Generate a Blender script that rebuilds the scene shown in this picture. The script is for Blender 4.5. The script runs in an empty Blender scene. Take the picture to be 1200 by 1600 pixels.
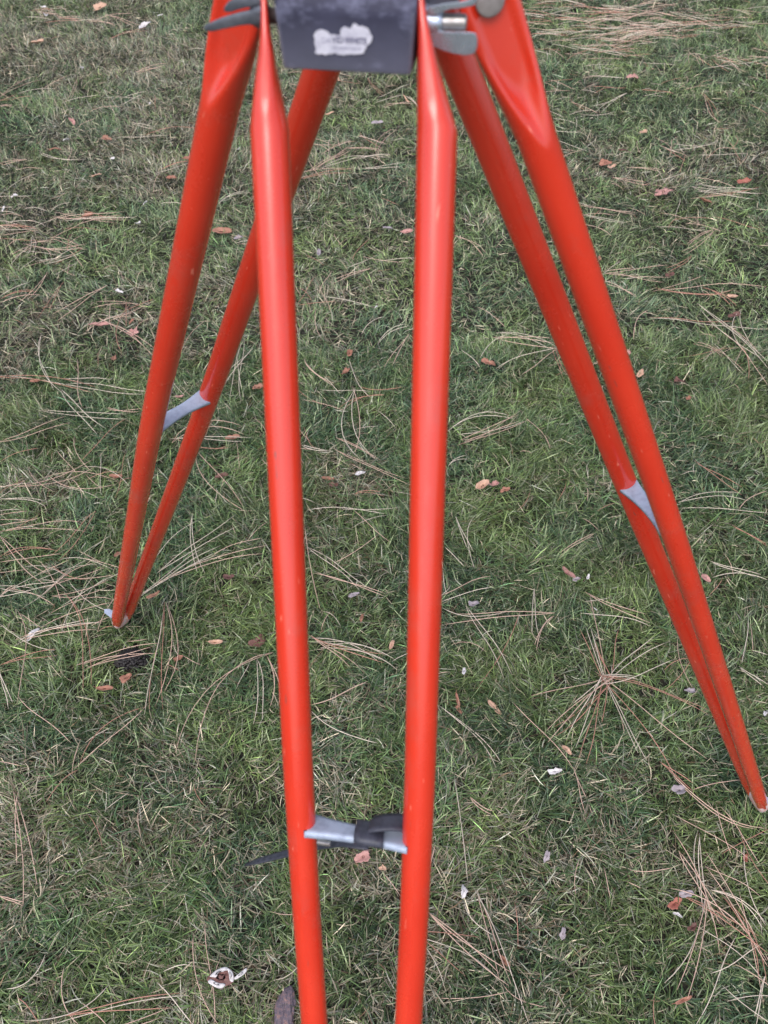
import bpy, bmesh, math, random
import numpy as np
from mathutils import Vector, Matrix

random.seed(7)
rng = np.random.default_rng(11)
C = bpy.context.scene.collection
sc = bpy.context.scene

# ------------------------------------------------------------------ camera
H = 1.64413
CAM_M = Matrix(((0.99932, 0.036882, 0.0), (-0.029056, 0.787271, -0.615922), (-0.022716, 0.615503, 0.787807)))
FPX = 1205.91
cd = bpy.data.cameras.new('camera'); cam = bpy.data.objects.new('camera', cd); C.objects.link(cam)
cd.sensor_fit = 'VERTICAL'; cd.sensor_height = 34.6; cd.lens = FPX / 1600 * 34.6
cam.matrix_world = Matrix.Translation((0, 0, H)) @ CAM_M.to_4x4()
cd.clip_start = 0.05; cd.clip_end = 300
cd.dof.use_dof = True; cd.dof.focus_distance = 1.45; cd.dof.aperture_fstop = 7.8
sc.camera = cam

# ------------------------------------------------------------------ daylight: open shade, high soft sky
w = bpy.data.worlds.new("World"); sc.world = w; w.use_nodes = True
nt = w.node_tree; bg = nt.nodes['Background']
sky = nt.nodes.new('ShaderNodeTexSky'); sky.sky_type = 'NISHITA'; sky.sun_disc = False
SUN_EL, SUN_AZ = math.radians(58), math.radians(200)
sky.sun_elevation = SUN_EL; sky.sun_rotation = SUN_AZ
sky.air_density = 1.0; sky.dust_density = 3.0; sky.ozone_density = 1.0
hs = nt.nodes.new('ShaderNodeHueSaturation'); hs.inputs['Saturation'].default_value = 0.64
nt.links.new(sky.outputs[0], hs.inputs['Color']); nt.links.new(hs.outputs[0], bg.inputs[0])
bg.inputs[1].default_value = 0.15
sd = bpy.data.lights.new('sun', 'SUN'); sd.energy = 0.75; sd.angle = math.radians(35); sd.color = (1.0, 0.975, 0.95)
so = bpy.data.objects.new('sun', sd); C.objects.link(so)
# sky sun_rotation is clockwise from +Y
sdir = Vector((math.sin(SUN_AZ) * math.cos(SUN_EL), math.cos(SUN_AZ) * math.cos(SUN_EL), math.sin(SUN_EL)))
so.rotation_euler = sdir.to_track_quat('Z', 'Y').to_euler()
vs = sc.view_settings; vs.view_transform = 'Standard'; vs.look = 'None'; vs.exposure = 0.8; vs.gamma = 1
vs.use_curve_mapping = False

# ------------------------------------------------------------------ helpers
def ray(px, py):
    d = CAM_M @ Vector(((px - 600) / FPX, (800 - py) / FPX, -1)); return d
def G(px, py, z=0.0):
    """the point of the lawn (height z) seen at a place of the photograph"""
    d = ray(px, py); s = (H - z) / -d.z
    return Vector((d.x * s, d.y * s, z))
def on_plane(px, py, p, n):
    d = ray(px, py); o = Vector((0, 0, H)); s = (p - o).dot(n) / d.dot(n); return o + d * s

def link(name, me, parent=None, mat=None, label=None, cat=None, group=None, kind=None):
    o = bpy.data.objects.new(name, me); C.objects.link(o)
    if mat is not None and hasattr(me, 'materials') and not me.materials: me.materials.append(mat)
    if parent: o.parent = parent
    if label: o['label'] = label
    if cat: o['category'] = cat
    if group: o['group'] = group
    if kind: o['kind'] = kind
    return o
def mesh_of(verts, faces, smooth=True, name='m'):
    me = bpy.data.meshes.new(name); me.from_pydata([tuple(v) for v in verts], [], faces)
    if smooth: me.polygons.foreach_set('use_smooth', [True] * len(me.polygons))
    me.update(); return me
def bm_mesh(bm, smooth=True, name='m'):
    bmesh.ops.recalc_face_normals(bm, faces=bm.faces)
    me = bpy.data.meshes.new(name); bm.to_mesh(me); bm.free()
    if smooth: me.polygons.foreach_set('use_smooth', [True] * len(me.polygons))
    return me

# ---- smooth value noise (numpy)
class VN:
    def __init__(s, cell, seed, n=128):
        r = np.random.default_rng(seed); s.g = r.random((n, n)); s.c = cell; s.n = n
    def __call__(s, x, y):
        x = np.asarray(x) / s.c + 40.3; y = np.asarray(y) / s.c + 37.7
        i = np.floor(x).astype(int); j = np.floor(y).astype(int); u = x - i; v = y - j
        u = u * u * (3 - 2 * u); v = v * v * (3 - 2 * v); n = s.n
        a = s.g[i % n, j % n]; b = s.g[(i + 1) % n, j % n]; c = s.g[i % n, (j + 1) % n]; d = s.g[(i + 1) % n, (j + 1) % n]
        return (a * (1 - u) + b * u) * (1 - v) + (c * (1 - u) + d * u) * v

# ------------------------------------------------------------------ materials
def new_mat(name):
    m = bpy.data.materials.new(name); m.use_nodes = True; n = m.node_tree
    return m, n, n.nodes['Principled BSDF']
def N(n, t, **kw):
    x = n.nodes.new(t)
    for k, v in kw.items():
        if k in x.inputs: x.inputs[k].default_value = v
        else: setattr(x, k, v)
    return x
def ramp(n, fac, stops):
    r = n.nodes.new('ShaderNodeValToRGB'); e = r.color_ramp.elements
    while len(e) < len(stops): e.new(0.5)
    for k, (p, c) in enumerate(stops):
        e[k].position = p; e[k].color = (*c, 1) if len(c) == 3 else c
    n.links.new(fac, r.inputs[0]); return r
def mixc(n, fac, a, b):
    m = n.nodes.new('ShaderNodeMix'); m.data_type = 'RGBA'
    for s, v in ((0, fac), (6, a), (7, b)):
        if hasattr(v, 'links'): n.links.new(v, m.inputs[s])
        else: m.inputs[s].default_value = v if s == 0 else (*v, 1)
    return m.outputs[2]
def noise(n, scale, detail=3, rough=0.55, vec=None, scl=None):
    t = N(n, 'ShaderNodeTexNoise'); t.inputs['Scale'].default_value = scale; t.inputs['Detail'].default_value = detail
    t.inputs['Roughness'].default_value = rough
    tc = n.nodes.new('ShaderNodeTexCoord')
    if scl:
        mp = n.nodes.new('ShaderNodeMapping'); mp.inputs['Scale'].default_value = scl
        n.links.new(vec or tc.outputs['Object'], mp.inputs[0]); n.links.new(mp.outputs[0], t.inputs[0])
    else: n.links.new(vec or tc.outputs['Object'], t.inputs[0])
    return t.outputs[0]

# orange red enamel, chipped and scuffed; tube coordinates come from UV (x round the tube, y along it in metres)
paint, n, b = new_mat('red_enamel')
uv = n.nodes.new('ShaderNodeUVMap').outputs[0]
c = mixc(n, ramp(n, noise(n, 6, 4, vec=uv, scl=(1.5, 1, 1)), [(.35, (0, 0, 0)), (.7, (1, 1, 1))]).outputs[0], (0.57, 0.027, 0.011), (0.65, 0.040, 0.017))
chip = ramp(n, noise(n, 60, 2, vec=uv, scl=(3.4, 0.6, 1)), [(.70, (0, 0, 0)), (.75, (.75, .75, .75))]).outputs[0]
c = mixc(n, chip, c, (0.85, 0.22, 0.15))
scr = ramp(n, noise(n, 30, 3, vec=uv, scl=(5, .7, 1)), [(.695, (0, 0, 0)), (.75, (.8, .8, .8))]).outputs[0]
c = mixc(n, scr, c, (0.20, 0.06, 0.05))
scr2 = ramp(n, noise(n, 9, 8, .7, vec=uv, scl=(1.2, 1, 1)), [(.54, (0, 0, 0)), (.74, (.42, .42, .42))]).outputs[0]
c = mixc(n, scr2, c, (0.34, 0.10, 0.08))
n.links.new(c, b.inputs['Base Color'])
rr = ramp(n, noise(n, 14, 6, .65, vec=uv, scl=(1.5, 1, 1)), [(.3, (.17, .17, .17)), (.75, (.36, .36, .36))]).outputs[0]
n.links.new(rr, b.inputs['Roughness'])
b.inputs['Specular IOR Level'].default_value = 0.6; b.inputs['Coat Weight'].default_value = 0.5; b.inputs['Coat Roughness'].default_value = 0.12
bp = N(n, 'ShaderNodeBump', Strength=0.10, Distance=0.001); n.links.new(noise(n, 45, 4, vec=uv, scl=(2, .3, 1)), bp.inputs['Height']); n.links.new(bp.outputs[0], b.inputs['Normal'])

def metal(name, base, dark, rough, metallic=0.9, sc_=60, lo=.4, hi=.7):
    m, n, b = new_mat(name)
    c = mixc(n, ramp(n, noise(n, sc_, 6, .65), [(lo, (0, 0, 0)), (hi, (1, 1, 1))]).outputs[0], base, dark)
    n.links.new(c, b.inputs['Base Color']); b.inputs['Metallic'].default_value = metallic
    r = ramp(n, noise(n, sc_ * 2.1, 4), [(.3, (rough - .08,) * 3), (.7, (rough + .12,) * 3)]).outputs[0]
    n.links.new(r, b.inputs['Roughness'])
    bp = N(n, 'ShaderNodeBump', Strength=0.25, Distance=0.0006); n.links.new(noise(n, sc_ * 3, 4), bp.inputs['Height']); n.links.new(bp.outputs[0], b.inputs['Normal'])
    return m
galv = metal('galvanised_steel', (0.38, 0.44, 0.56), (0.26, 0.30, 0.40), .55, .2, 90, .45, .7)
zinc = metal('zinc_cast', (0.52, 0.58, 0.70), (0.36, 0.40, 0.50), .24, .75, 50)
darkmetal = metal('dark_cast_metal', (0.09, 0.10, 0.125), (0.18, 0.19, 0.23), .38, .5, 60)
steel = metal('plain_steel', (0.48, 0.46, 0.46), (0.25, 0.22, 0.20), .40, .9, 120)
washm = metal('dull_washer', (0.30, 0.27, 0.26), (0.20, 0.17, 0.16), .6, .4, 200)
rust = metal('muddy_steel', (0.22, 0.16, 0.11), (0.09, 0.06, 0.04), .7, .3, 80)
rubber = metal('black_rubber', (0.030, 0.032, 0.048), (0.065, 0.068, 0.095), .5, 0, 120)
chip_m = metal('worn_pink_paint', (0.70, 0.34, 0.30), (0.62, 0.60, 0.60), .5, .1, 160, .42, .6)

headm, n, b = new_mat('grey_hammered_paint')
c0 = mixc(n, ramp(n, noise(n, 35, 5, .6), [(.38, (0, 0, 0)), (.7, (1, 1, 1))]).outputs[0], (0.030, 0.030, 0.056), (0.046, 0.046, 0.084))
sm = ramp(n, noise(n, 34, 8, .7, scl=(.7, 1, 1.3)), [(.56, (0, 0, 0)), (.72, (.75, .75, .75))]).outputs[0]
c0 = mixc(n, sm, c0, (0.20, 0.205, 0.31))
geo = n.nodes.new('ShaderNodeNewGeometry')
ed = ramp(n, geo.outputs['Pointiness'], [(.53, (0, 0, 0)), (.58, (.6, .6, .6))]).outputs[0]
c0 = mixc(n, ed, c0, (0.36, 0.37, 0.45))
n.links.new(c0, b.inputs['Base Color']); b.inputs['Roughness'].default_value = .6; b.inputs['Metallic'].default_value = .0; b.inputs['Specular IOR Level'].default_value = .25
bp = N(n, 'ShaderNodeBump', Strength=0.35, Distance=0.0008); n.links.new(noise(n, 160, 3), bp.inputs['Height']); n.links.new(bp.outputs[0], b.inputs['Normal'])

stick, n, b = new_mat('torn_sticker_paper')
n.links.new(mixc(n, ramp(n, noise(n, 140, 5, .7), [(.42, (0, 0, 0)), (.68, (1, 1, 1))]).outputs[0], (0.62, 0.61, 0.70), (0.44, 0.43, 0.53)), b.inputs['Base Color']); b.inputs['Roughness'].default_value = .6
def flat(name, col, rough=.6):
    m, n, b = new_mat(name); b.inputs['Base Color'].default_value = (*col, 1); b.inputs['Roughness'].default_value = rough; return m
ink = flat('blue_black_ink', (0.05, 0.045, 0.12)); inkpale = flat('faded_ink', (0.34, 0.33, 0.44))

# soil and the lawn beyond
soil, n, b = new_mat('soil_and_thatch')
tc = n.nodes.new('ShaderNodeTexCoord')
cs = ramp(n, noise(n, 55, 8, .7), [(.3, (0.006, 0.006, 0.004)), (.55, (0.018, 0.016, 0.009)), (.78, (0.05, 0.04, 0.024))]).outputs[0]
gr = ramp(n, noise(n, 30, 8, .75), [(.3, (0.018, 0.030, 0.012)), (.55, (0.05, 0.075, 0.03)), (.8, (0.16, 0.15, 0.09))]).outputs[0]
sep = n.nodes.new('ShaderNodeVectorMath'); sep.operation = 'DISTANCE'; sep.inputs[1].default_value = (0, 2.4, 0)
n.links.new(tc.outputs['Object'], sep.inputs[0])
mr = N(n, 'ShaderNodeMapRange'); mr.inputs['From Min'].default_value = 3.0; mr.inputs['From Max'].default_value = 4.5
n.links.new(sep.outputs['Value'], mr.inputs['Value'])
n.links.new(mixc(n, mr.outputs[0], cs, gr), b.inputs['Base Color']); b.inputs['Roughness'].default_value = .9
bp = N(n, 'ShaderNodeBump', Strength=.8, Distance=.02); n.links.new(noise(n, 60, 6), bp.inputs['Height']); n.links.new(bp.outputs[0], b.inputs['Normal'])

# vegetation: each blade carries its own colour in an attribute
def attr_mat(name, rough=.5, spec=.4, trans=.0):
    m, n, b = new_mat(name)
    a = n.nodes.new('ShaderNodeAttribute'); a.attribute_name = 'tint'
    n.links.new(a.outputs['Color'], b.inputs['Base Color'])
    b.inputs['Roughness'].default_value = rough; b.inputs['Specular IOR Level'].default_value = spec
    if trans:
        t = n.nodes.new('ShaderNodeBsdfTranslucent'); n.links.new(a.outputs['Color'], t.inputs[0])
        mx = n.nodes.new('ShaderNodeMixShader'); mx.inputs[0].default_value = trans
        out = n.nodes['Material Output']
        n.links.new(b.outputs[0], mx.inputs[1]); n.links.new(t.outputs[0], mx.inputs[2]); n.links.new(mx.outputs[0], out.inputs[0])
    return m
grassm = attr_mat('grass_blade', .34, .6, .10)
strawm = attr_mat('dead_grass', .65, .3)

# ------------------------------------------------------------------ ground sheet
REL1, REL2 = VN(.35, 5), VN(.11, 6)
def relief(x, y): return (REL1(x, y) - .5) * .016 + (REL2(x, y) - .5) * .014
gx = np.concatenate([[-80, -20, -6], np.arange(-3.6, 3.61, .06), [6, 20, 80]])
gy = np.concatenate([[-80, -20, -4], np.arange(-1.0, 6.6, .06), [9, 25, 80]])
XX, YY = np.meshgrid(gx, gy); ZZ = -0.036 + relief(XX, YY) * ((abs(XX) < 4) & (YY > -2) & (YY < 7))
vv = np.stack([XX.ravel(), YY.ravel(), ZZ.ravel()], 1); nx = len(gx)
ff = [(j * nx + i, j * nx + i + 1, (j + 1) * nx + i + 1, (j + 1) * nx + i) for j in range(len(gy) - 1) for i in range(nx - 1)]
link('ground', mesh_of(vv, ff), mat=soil, kind='structure')

# ------------------------------------------------------------------ grass
def strips(P, W, col, name, mat, kind='stuff'):
    """P (n,k,3) centre points, W (n,k,3) half width vectors, last point is a tip; col (n,k,3)"""
    n_, k, _ = P.shape
    V = np.empty((n_, 2 * k - 1, 3), np.float32); K = np.empty((n_, 2 * k - 1, 4), np.float32); K[..., 3] = 1
    V[:, 0:2 * k - 2:2] = P[:, :-1] - W[:, :-1]; V[:, 1:2 * k - 2:2] = P[:, :-1] + W[:, :-1]; V[:, -1] = P[:, -1]
    K[:, 0:2 * k - 2:2, :3] = col[:, :-1]; K[:, 1:2 * k - 2:2, :3] = col[:, :-1]; K[:, -1, :3] = col[:, -1]
    base = (np.arange(n_) * (2 * k - 1))[:, None]
    loops = []
    for q in range(k - 2): loops += [2 * q, 2 * q + 1, 2 * q + 3, 2 * q + 2]
    loops += [2 * (k - 2), 2 * (k - 2) + 1, 2 * k - 2]
    L = (base + np.array(loops)[None]).ravel().astype(np.int32)
    tot = np.array([4] * (k - 2) + [3]); st = np.concatenate([[0], np.cumsum(tot)[:-1]])
    LS = ((np.arange(n_) * len(loops))[:, None] + st[None]).ravel().astype(np.int32)
    me = bpy.data.meshes.new(name)
    me.vertices.add(n_ * (2 * k - 1)); me.vertices.foreach_set('co', V.ravel())
    me.loops.add(len(L)); me.loops.foreach_set('vertex_index', L)
    me.polygons.add(len(LS)); me.polygons.foreach_set('loop_start', LS)
    me.update(calc_edges=True)
    me.polygons.foreach_set('use_smooth', np.ones(len(LS), bool))
    a = me.attributes.new('tint', 'FLOAT_COLOR', 'POINT'); a.data.foreach_set('color', K.ravel())
    return me

HEAD1, HEAD2, HEAD3 = VN(.16, 21), VN(.055, 22), VN(.16, 24)
DRY1, DRY2, HUE, LEN = VN(.42, 31), VN(.09, 32), VN(.13, 33), VN(.12, 35)
BARE = G(200, 1022)
PATCH = [(60, 60, .16, .35), (260, 110, .22, .40), (340, 40, .16, .3), (490, 520, .20, .10), (500, 430, .14, .12), (40, 530, .18, .09), (860, 190, .12, .2), (1090, 215, .12, .18),
         (730, 620, .16, .10), (280, 400, .10, .15), (300, 1190, .14, .08), (930, 1330, .12, .06), (620, 1500, .22, .05), (100, 1290, .14, .07), (820, 1160, -.18, .15), (820, 900, -.18, .2), (1130, 700, -.14, .2), (1150, 60, -.22, .4), (330, 1000, -.16, .15), (900, 1500, -.12, .12)]
def dryness(x, y):
    d = DRY1(x, y) * .5 + DRY2(x, y) * .5
    d = d + .16 * np.clip((y - 2.4) / 1.8, 0, 1) * np.clip(.6 - x, 0, 1)
    for px_, py_, a_, s_ in PATCH: 
        c_ = G(px_, py_); d = d + a_ * np.exp(-((x - c_.x) ** 2 + ((y - c_.y) * 1.2) ** 2) / (2 * s_ * s_))
    return d
def region(n_, far):
    out = []
    if far == 'rim':      # thinner lawn outside the picture
        x = rng.uniform(-3.6, 3.6, n_ * 3); y = rng.uniform(-1.0, 6.5, n_ * 3); k = (abs(x) >= .5 * (1.29 + y * .616) + .42) | (y < -.45)
        return np.stack([x[k], y[k]], 1)[:n_]
    while sum(len(o) for o in out) < n_:
        x = rng.uniform(-3.2, 3.2, n_); y = rng.uniform(-.45, 6.3, n_)
        hw = .5 * (.787 * 1.644 + y * .616) + .42
        k = (abs(x) < hw) & ((y > 2.0) if far else (y <= 2.0))
        out.append(np.stack([x[k], y[k]], 1))
    return np.concatenate(out)[:n_]
def make_grass(n_, far, segs, wid, mult=1.0, dead=False, seed=0):
    xy = region(n_, far); x, y = xy[:, 0], xy[:, 1]
    keep = np.hypot((x - BARE.x) / .05, (y - BARE.y) / .03) > 1; x, y = x[keep], y[keep]
    # tufts: blades gather towards tuft centres
    if not dead:
        cell = .028; ix, iy = np.floor(x / cell), np.floor(y / cell)
        hx = np.modf(np.sin(ix * 12.9898 + iy * 78.233) * 43758.5453)[0]; hy = np.modf(np.sin(ix * 39.346 + iy * 11.135) * 24634.634)[0]
        cx_, cy_ = (ix + .5 + .45 * hx) * cell, (iy + .5 + .45 * hy) * cell
        g = rng.uniform(0, .75, len(x)); x = x * (1 - g) + cx_ * g; y = y * (1 - g) + cy_ * g
    n_ = len(x)
    dr = dryness(x, y)
    ang = HEAD1(x, y) * 5 + HEAD2(x, y) * 4 + rng.normal(0, .8, n_)
    wild = rng.random(n_) < .35; ang[wild] = rng.uniform(0, 2 * np.pi, wild.sum())
    hd = np.stack([np.cos(ang), np.sin(ang)], 1)
    ln = (rng.uniform(.026, .070, n_) * (.7 + .6 * LEN(x, y))) * mult
    if dead:
        rise = rng.uniform(-.02, .16, n_); curl = rng.uniform(-.3, .3, n_)
    else:
        rise = np.clip(rng.normal(.74, .32, n_), .08, 1.35); curl = rng.uniform(.1, 1.1, n_)
    z0 = -0.036 + relief(x, y) + (rng.uniform(.002, .021, n_) if dead else 0)
    k = segs + 1
    P = np.zeros((n_, k, 3)); T = np.linspace(0, 1, k)
    P[:, 0] = np.stack([x, y, z0], 1)
    side0 = rng.normal(0, .28, n_) if not dead else rng.normal(0, 1.0, n_)
    for i in range(1, k):
        t = (i - .5) / segs
        el = rise - curl * t * (.75 if not dead else .2); a = ang + side0 * t
        st = (ln / segs)[:, None]
        P[:, i] = P[:, i - 1] + np.stack([np.cos(a) * np.cos(el), np.sin(a) * np.cos(el), np.sin(el)], 1) * st
    # never through the soil
    P[:, :, 2] = np.maximum(P[:, :, 2], (-0.033 + relief(x, y))[:, None])
    tw = rng.normal(0, .45, n_)
    wv = np.stack([-hd[:, 1] * np.cos(tw), hd[:, 0] * np.cos(tw), np.sin(tw)], 1)
    wd = wid * rng.uniform(.6, 1.25, n_)
    prof = np.interp(T, [0, .3, .75, 1], [.75, 1, .8, .1])
    Wv = wv[:, None, :] * (wd[:, None] * prof[None])[:, :, None] / 2
    # colour of each blade
    h = HUE(x, y) + rng.normal(0, .22, n_); v = rng.lognormal(-.12, .5, n_)
    blue = np.array([0.044, 0.084, 0.044]); mid = np.array([0.070, 0.118, 0.040]); yel = np.array([0.160, 0.205, 0.070])
    v = v * (.72 + .85 * HEAD3(x, y)) * (1 + .20 * bool(far))  # farther blades coloured lighter, painting in the sheen of grass seen sideways
    hh = np.clip(h, 0, 1)[:, None]
    col = np.where(hh < .5, blue + (mid - blue) * hh * 2, mid + (yel - mid) * (hh - .5) * 1.5) * v[:, None]
    lt = (rng.random(n_) < .11 + .13 * bool(far))[:, None]; palegreen = np.array([0.27, 0.33, 0.17]) * rng.lognormal(0, .3, n_)[:, None]  # larger share of pale green far off, part of that painted sheen
    if not dead: col = np.where(lt, palegreen, col)
    straw = np.array([0.46, 0.39, 0.28]); pale = np.array([0.42, 0.41, 0.33]); brown = np.array([0.15, 0.10, 0.06])
    pd = np.clip((dr - .54 + .04 * bool(far)) * 1.7, 0.03, .62)
    if dead: pd = np.full(n_, 1.0)
    isd = rng.random(n_) < pd
    q = rng.random(n_)[:, None]
    dc = np.where(q < .55, straw, np.where(q < .8, pale, brown)) * rng.lognormal(-.28, .42, n_)[:, None]
    col = np.where(isd[:, None], dc, col)
    tip = np.where(rng.random(n_)[:, None] < .20, straw * 1.0, col * 1.35)
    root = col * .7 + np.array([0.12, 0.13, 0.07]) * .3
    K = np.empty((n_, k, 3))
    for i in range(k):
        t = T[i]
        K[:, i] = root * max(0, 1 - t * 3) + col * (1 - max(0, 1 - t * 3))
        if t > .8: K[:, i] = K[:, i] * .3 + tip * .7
    return strips(P, Wv, K, 'm', None)
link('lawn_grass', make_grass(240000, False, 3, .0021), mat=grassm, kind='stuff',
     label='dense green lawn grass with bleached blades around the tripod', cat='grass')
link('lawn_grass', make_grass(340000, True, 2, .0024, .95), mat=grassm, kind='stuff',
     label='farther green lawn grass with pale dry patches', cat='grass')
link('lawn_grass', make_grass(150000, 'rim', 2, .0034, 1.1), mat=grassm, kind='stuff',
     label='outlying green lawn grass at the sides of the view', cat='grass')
link('dead_grass', make_grass(15000, False, 3, .0019, .9, True), mat=strawm, kind='stuff',
     label='dead straw coloured thatch lying low between the near green blades', cat='dead grass')
link('dead_grass', make_grass(24000, True, 2, .0026, .9, True), mat=strawm, kind='stuff',
     label='dead straw coloured thatch lying low in the farther lawn', cat='dead grass')

# ------------------------------------------------------------------ the tripod
LEGS = {'F': (Vector((-0.0073, 0.52659, 1.50122)), Vector((-0.07517, -0.50827, 0.0)), Vector((0.97343, -0.20673, 0.0985))),
        'R': (Vector((0.04083, 0.57822, 1.49407)), Vector((0.75231, 0.48403, 0.0)), Vector((-0.29502, 0.93446, -0.1994))),
        'L': (Vector((-0.02823, 0.59288, 1.48708)), Vector((-0.65505, 0.97105, 0.0)), Vector((-0.67841, -0.72772, 0.1009)))}
HUB = Vector((0.00177, 0.5659, 1.49412))
Wt, Wb, Wf, SB = 0.10598, 0.09759, 0.026, 0.60994
R0 = 0.0127
HINGE = {'F': .040, 'R': .046, 'L': .040}
tri = bpy.data.objects.new('surveying_tripod', None); C.objects.link(tri)
tri.location = (0, 0, 0); tri.empty_display_size = .1
tri['label'] = 'orange-red metal surveying tripod with three double-tube legs standing on the lawn'
tri['category'] = 'tripod'
RIM = {'F': .05, 'R': .16, 'L': .16}
def sstep(a, b_, x):
    t = min(1, max(0, (x - a) / (b_ - a))); return t * t * (3 - 2 * t)

def tube(leg, side, r, hinge, crimp, off, tr=.044, foot_short=.034):
    top, foot, t = LEGS[leg]; L = (foot - top).length; u = (foot - top).normalized(); t = (t - u * t.dot(u)).normalized()
    vdir = u.cross(t).normalized()          # across the leg plane
    # stations
    S = list(np.arange(hinge - .022, crimp + .0585, .0035)) + list(np.linspace(crimp + .06, L - .14, 24)) + list(np.linspace(L - .13, L - foot_short, 16))
    ns = 56; verts, faces, uvs = [], [], []
    tv, vv0 = t, vdir
    for i, s in enumerate(S):
        hw = (Wt + (Wb - Wt) * s / SB) / 2 if s < SB else (Wb + (Wf - Wb) * (s - SB) / (L - SB)) / 2
        # softens the bend at the brace
        e = abs(s - SB)
        if e < .05: hw -= .0008 * (1 - e / .05)
        gF = min(1, max(0, 1 - (s - .036) / (crimp + .010 - .036))); gF = gF if gF < .85 else .85 + (gF - .85) * .8
        k = 1 - sstep(hinge + .006, crimp + .012, s)          # widening of the pressed end
        kf = sstep(L - .10, L - .03, s)                        # pressed at the foot too
        round_end = 1.0
        if s < hinge - .004: 
            q = (hinge - .004 - s) / .018; round_end = math.sqrt(max(0.02, 1 - q * q))
        c = top + u * s + tv * (side * hw + off * (gF if leg == 'F' else k))
        t, vdir = tv, vv0
        if leg == 'F':       # the pressed ends toe in to sit flat against the head
            te = u.cross(c - Vector((0, 0, H))).normalized(); te = te if te.dot(tv) > 0 else -te
            kk = min(1, gF * 1.6); t = (tv * (1 - kk) + te * kk).normalized(); t = (t - u * t.dot(u)).normalized(); vdir = u.cross(t).normalized()
        for j in range(ns):
            th = 2 * math.pi * j / ns; a, b_ = math.cos(th), math.sin(th)
            end_a = crimp + .012 - .046 * abs(a) ** 1.6        # the press mark ends in a V
            g = 1 - sstep(end_a - tr, end_a, s)
            if leg == 'F': g = gF
            rim = max(0, abs(a) - .55) / .45
            bb = b_ * (1 - g) + g * (math.copysign(.11 + RIM[leg] * math.sin(math.pi * min(1, rim)) , b_) if abs(b_) > .02 else 0)
            # a little swell just above the press mark
            aa = a * (1 + (.30 if leg == 'F' else .42) * k - .16 * kf) * round_end
            if leg == 'F' and s < crimp + .004: aa *= 1 - .065 * math.exp(-(b_ / .38) ** 2) * (1 - sstep(crimp - .004, crimp + .003, s)) * sstep(.045, .075, s)
            bb *= (1 - .35 * kf)
            # fold ridge where the tube is pinched for the foot
            if kf > 0 and b_ * side > 0: bb += .18 * kf * math.exp(-(a / .22) ** 2) * side
            verts.append(c + vdir * (aa * r) + t * (bb * r)); uvs.append((th / (2 * math.pi) * .08 * 1, s))
    m = len(S)
    for i in range(m - 1):
        for j in range(ns):
            faces.append((i * ns + j, i * ns + (j + 1) % ns, (i + 1) * ns + (j + 1) % ns, (i + 1) * ns + j))
    faces.append(tuple(range(ns - 1, -1, -1))); faces.append(tuple((m - 1) * ns + j for j in range(ns)))
    me = mesh_of(verts, faces); ul = me.uv_layers.new(name='UVMap')
    so_ = {'F': 0, 'R': 3.1, 'L': 6.7}[leg] + (1.37 if side > 0 else 0)
    for poly in me.polygons:
        for li in poly.loop_indices:
            vi = me.loops[li].vertex_index; a, b_ = uvs[vi]
            if poly.index < len(faces) - 2 and poly.index % ns == ns - 1 and vi % ns == 0: a = .08
            ul.data[li].uv = (a + so_, b_)
    for k_ in (-1, -2): me.polygons[k_].use_smooth = False
    return link('leg_tube', me, tri, paint)

tube('F', 1, R0 * .94, HINGE['F'], .093, -.0122, .075)
tube('F', -1, R0 * .94, HINGE['F'], .088, .0, .075)
tube('R', -1, R0 * 1.03, HINGE['R'], .128, .002)
tube('R', 1, R0 * 1.08, HINGE['R'], .076, .0)
tube('L', 1, R0 * 1.13, HINGE['L'], .108, .002)
tube('L', -1, R0 * 1.12, HINGE['L'], .080, .0)

# cross braces of pressed galvanised strip, waisted, with a turned-down edge, let into a slot of each tube
def brace(leg, flip=1, inset=(0.0, 0.0)):
    top, foot, t = LEGS[leg]; u = (foot - top).normalized(); t = (t - u * t.dot(u)).normalized(); v = u.cross(t).normalized()
    if v.z < 0: v = -v
    c = top + u * SB; half = Wb / 2 - R0 * .55
    verts, faces = [], []; nx_, ny_ = 24, 10
    for i in range(nx_ + 1):
        a = -1 + 2 * i / nx_
        wv = .0075 + .0045 * abs(a) ** 1.8
        for j in range(ny_ + 1):
            b_ = -1 + 2 * j / ny_
            drop = 0
            if abs(b_) > .8: drop = (abs(b_) - .8) / .2 * .0045
            bb = math.copysign(min(abs(b_), .86), b_)
            p = c + t * (a * half) + v * (bb * wv * 1.12) + u * (drop + .0012 * (1 - a * a))
            verts.append(p)
    for i in range(nx_):
        for j in range(ny_):
            q = i * (ny_ + 1) + j; faces.append((q, q + 1, q + ny_ + 2, q + ny_ + 1))
    me = mesh_of(verts, faces); o = link('cross_brace', me, tri, galv)
    md = o.modifiers.new('s', 'SOLIDIFY'); md.thickness = .0016; md.offset = 0
    # black slots cut in the tubes at both ends
    for sgn in (-1, 1):
        bm = bmesh.new()
        pts = [c + t * (sgn * (half + .0008)) + v * q + u * w for q, w in ((-.0105, -.0012), (.0105, -.0012), (.0105, .003), (-.0105, .003))]
        f = bm.faces.new([bm.verts.new(p) for p in pts])
        r = bmesh.ops.extrude_face_region(bm, geom=[f]); vv_ = [e for e in r['geom'] if isinstance(e, bmesh.types.BMVert)]
        bmesh.ops.translate(bm, verts=vv_, vec=t * (-sgn * .0022))
        link('brace_slot', bm_mesh(bm, False), o, slotm)
    return o
slotm = flat('slot_black', (0.015, 0.006, 0.008), .8)
brF = brace('F'); brR = brace('R'); brL = brace('L')

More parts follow.
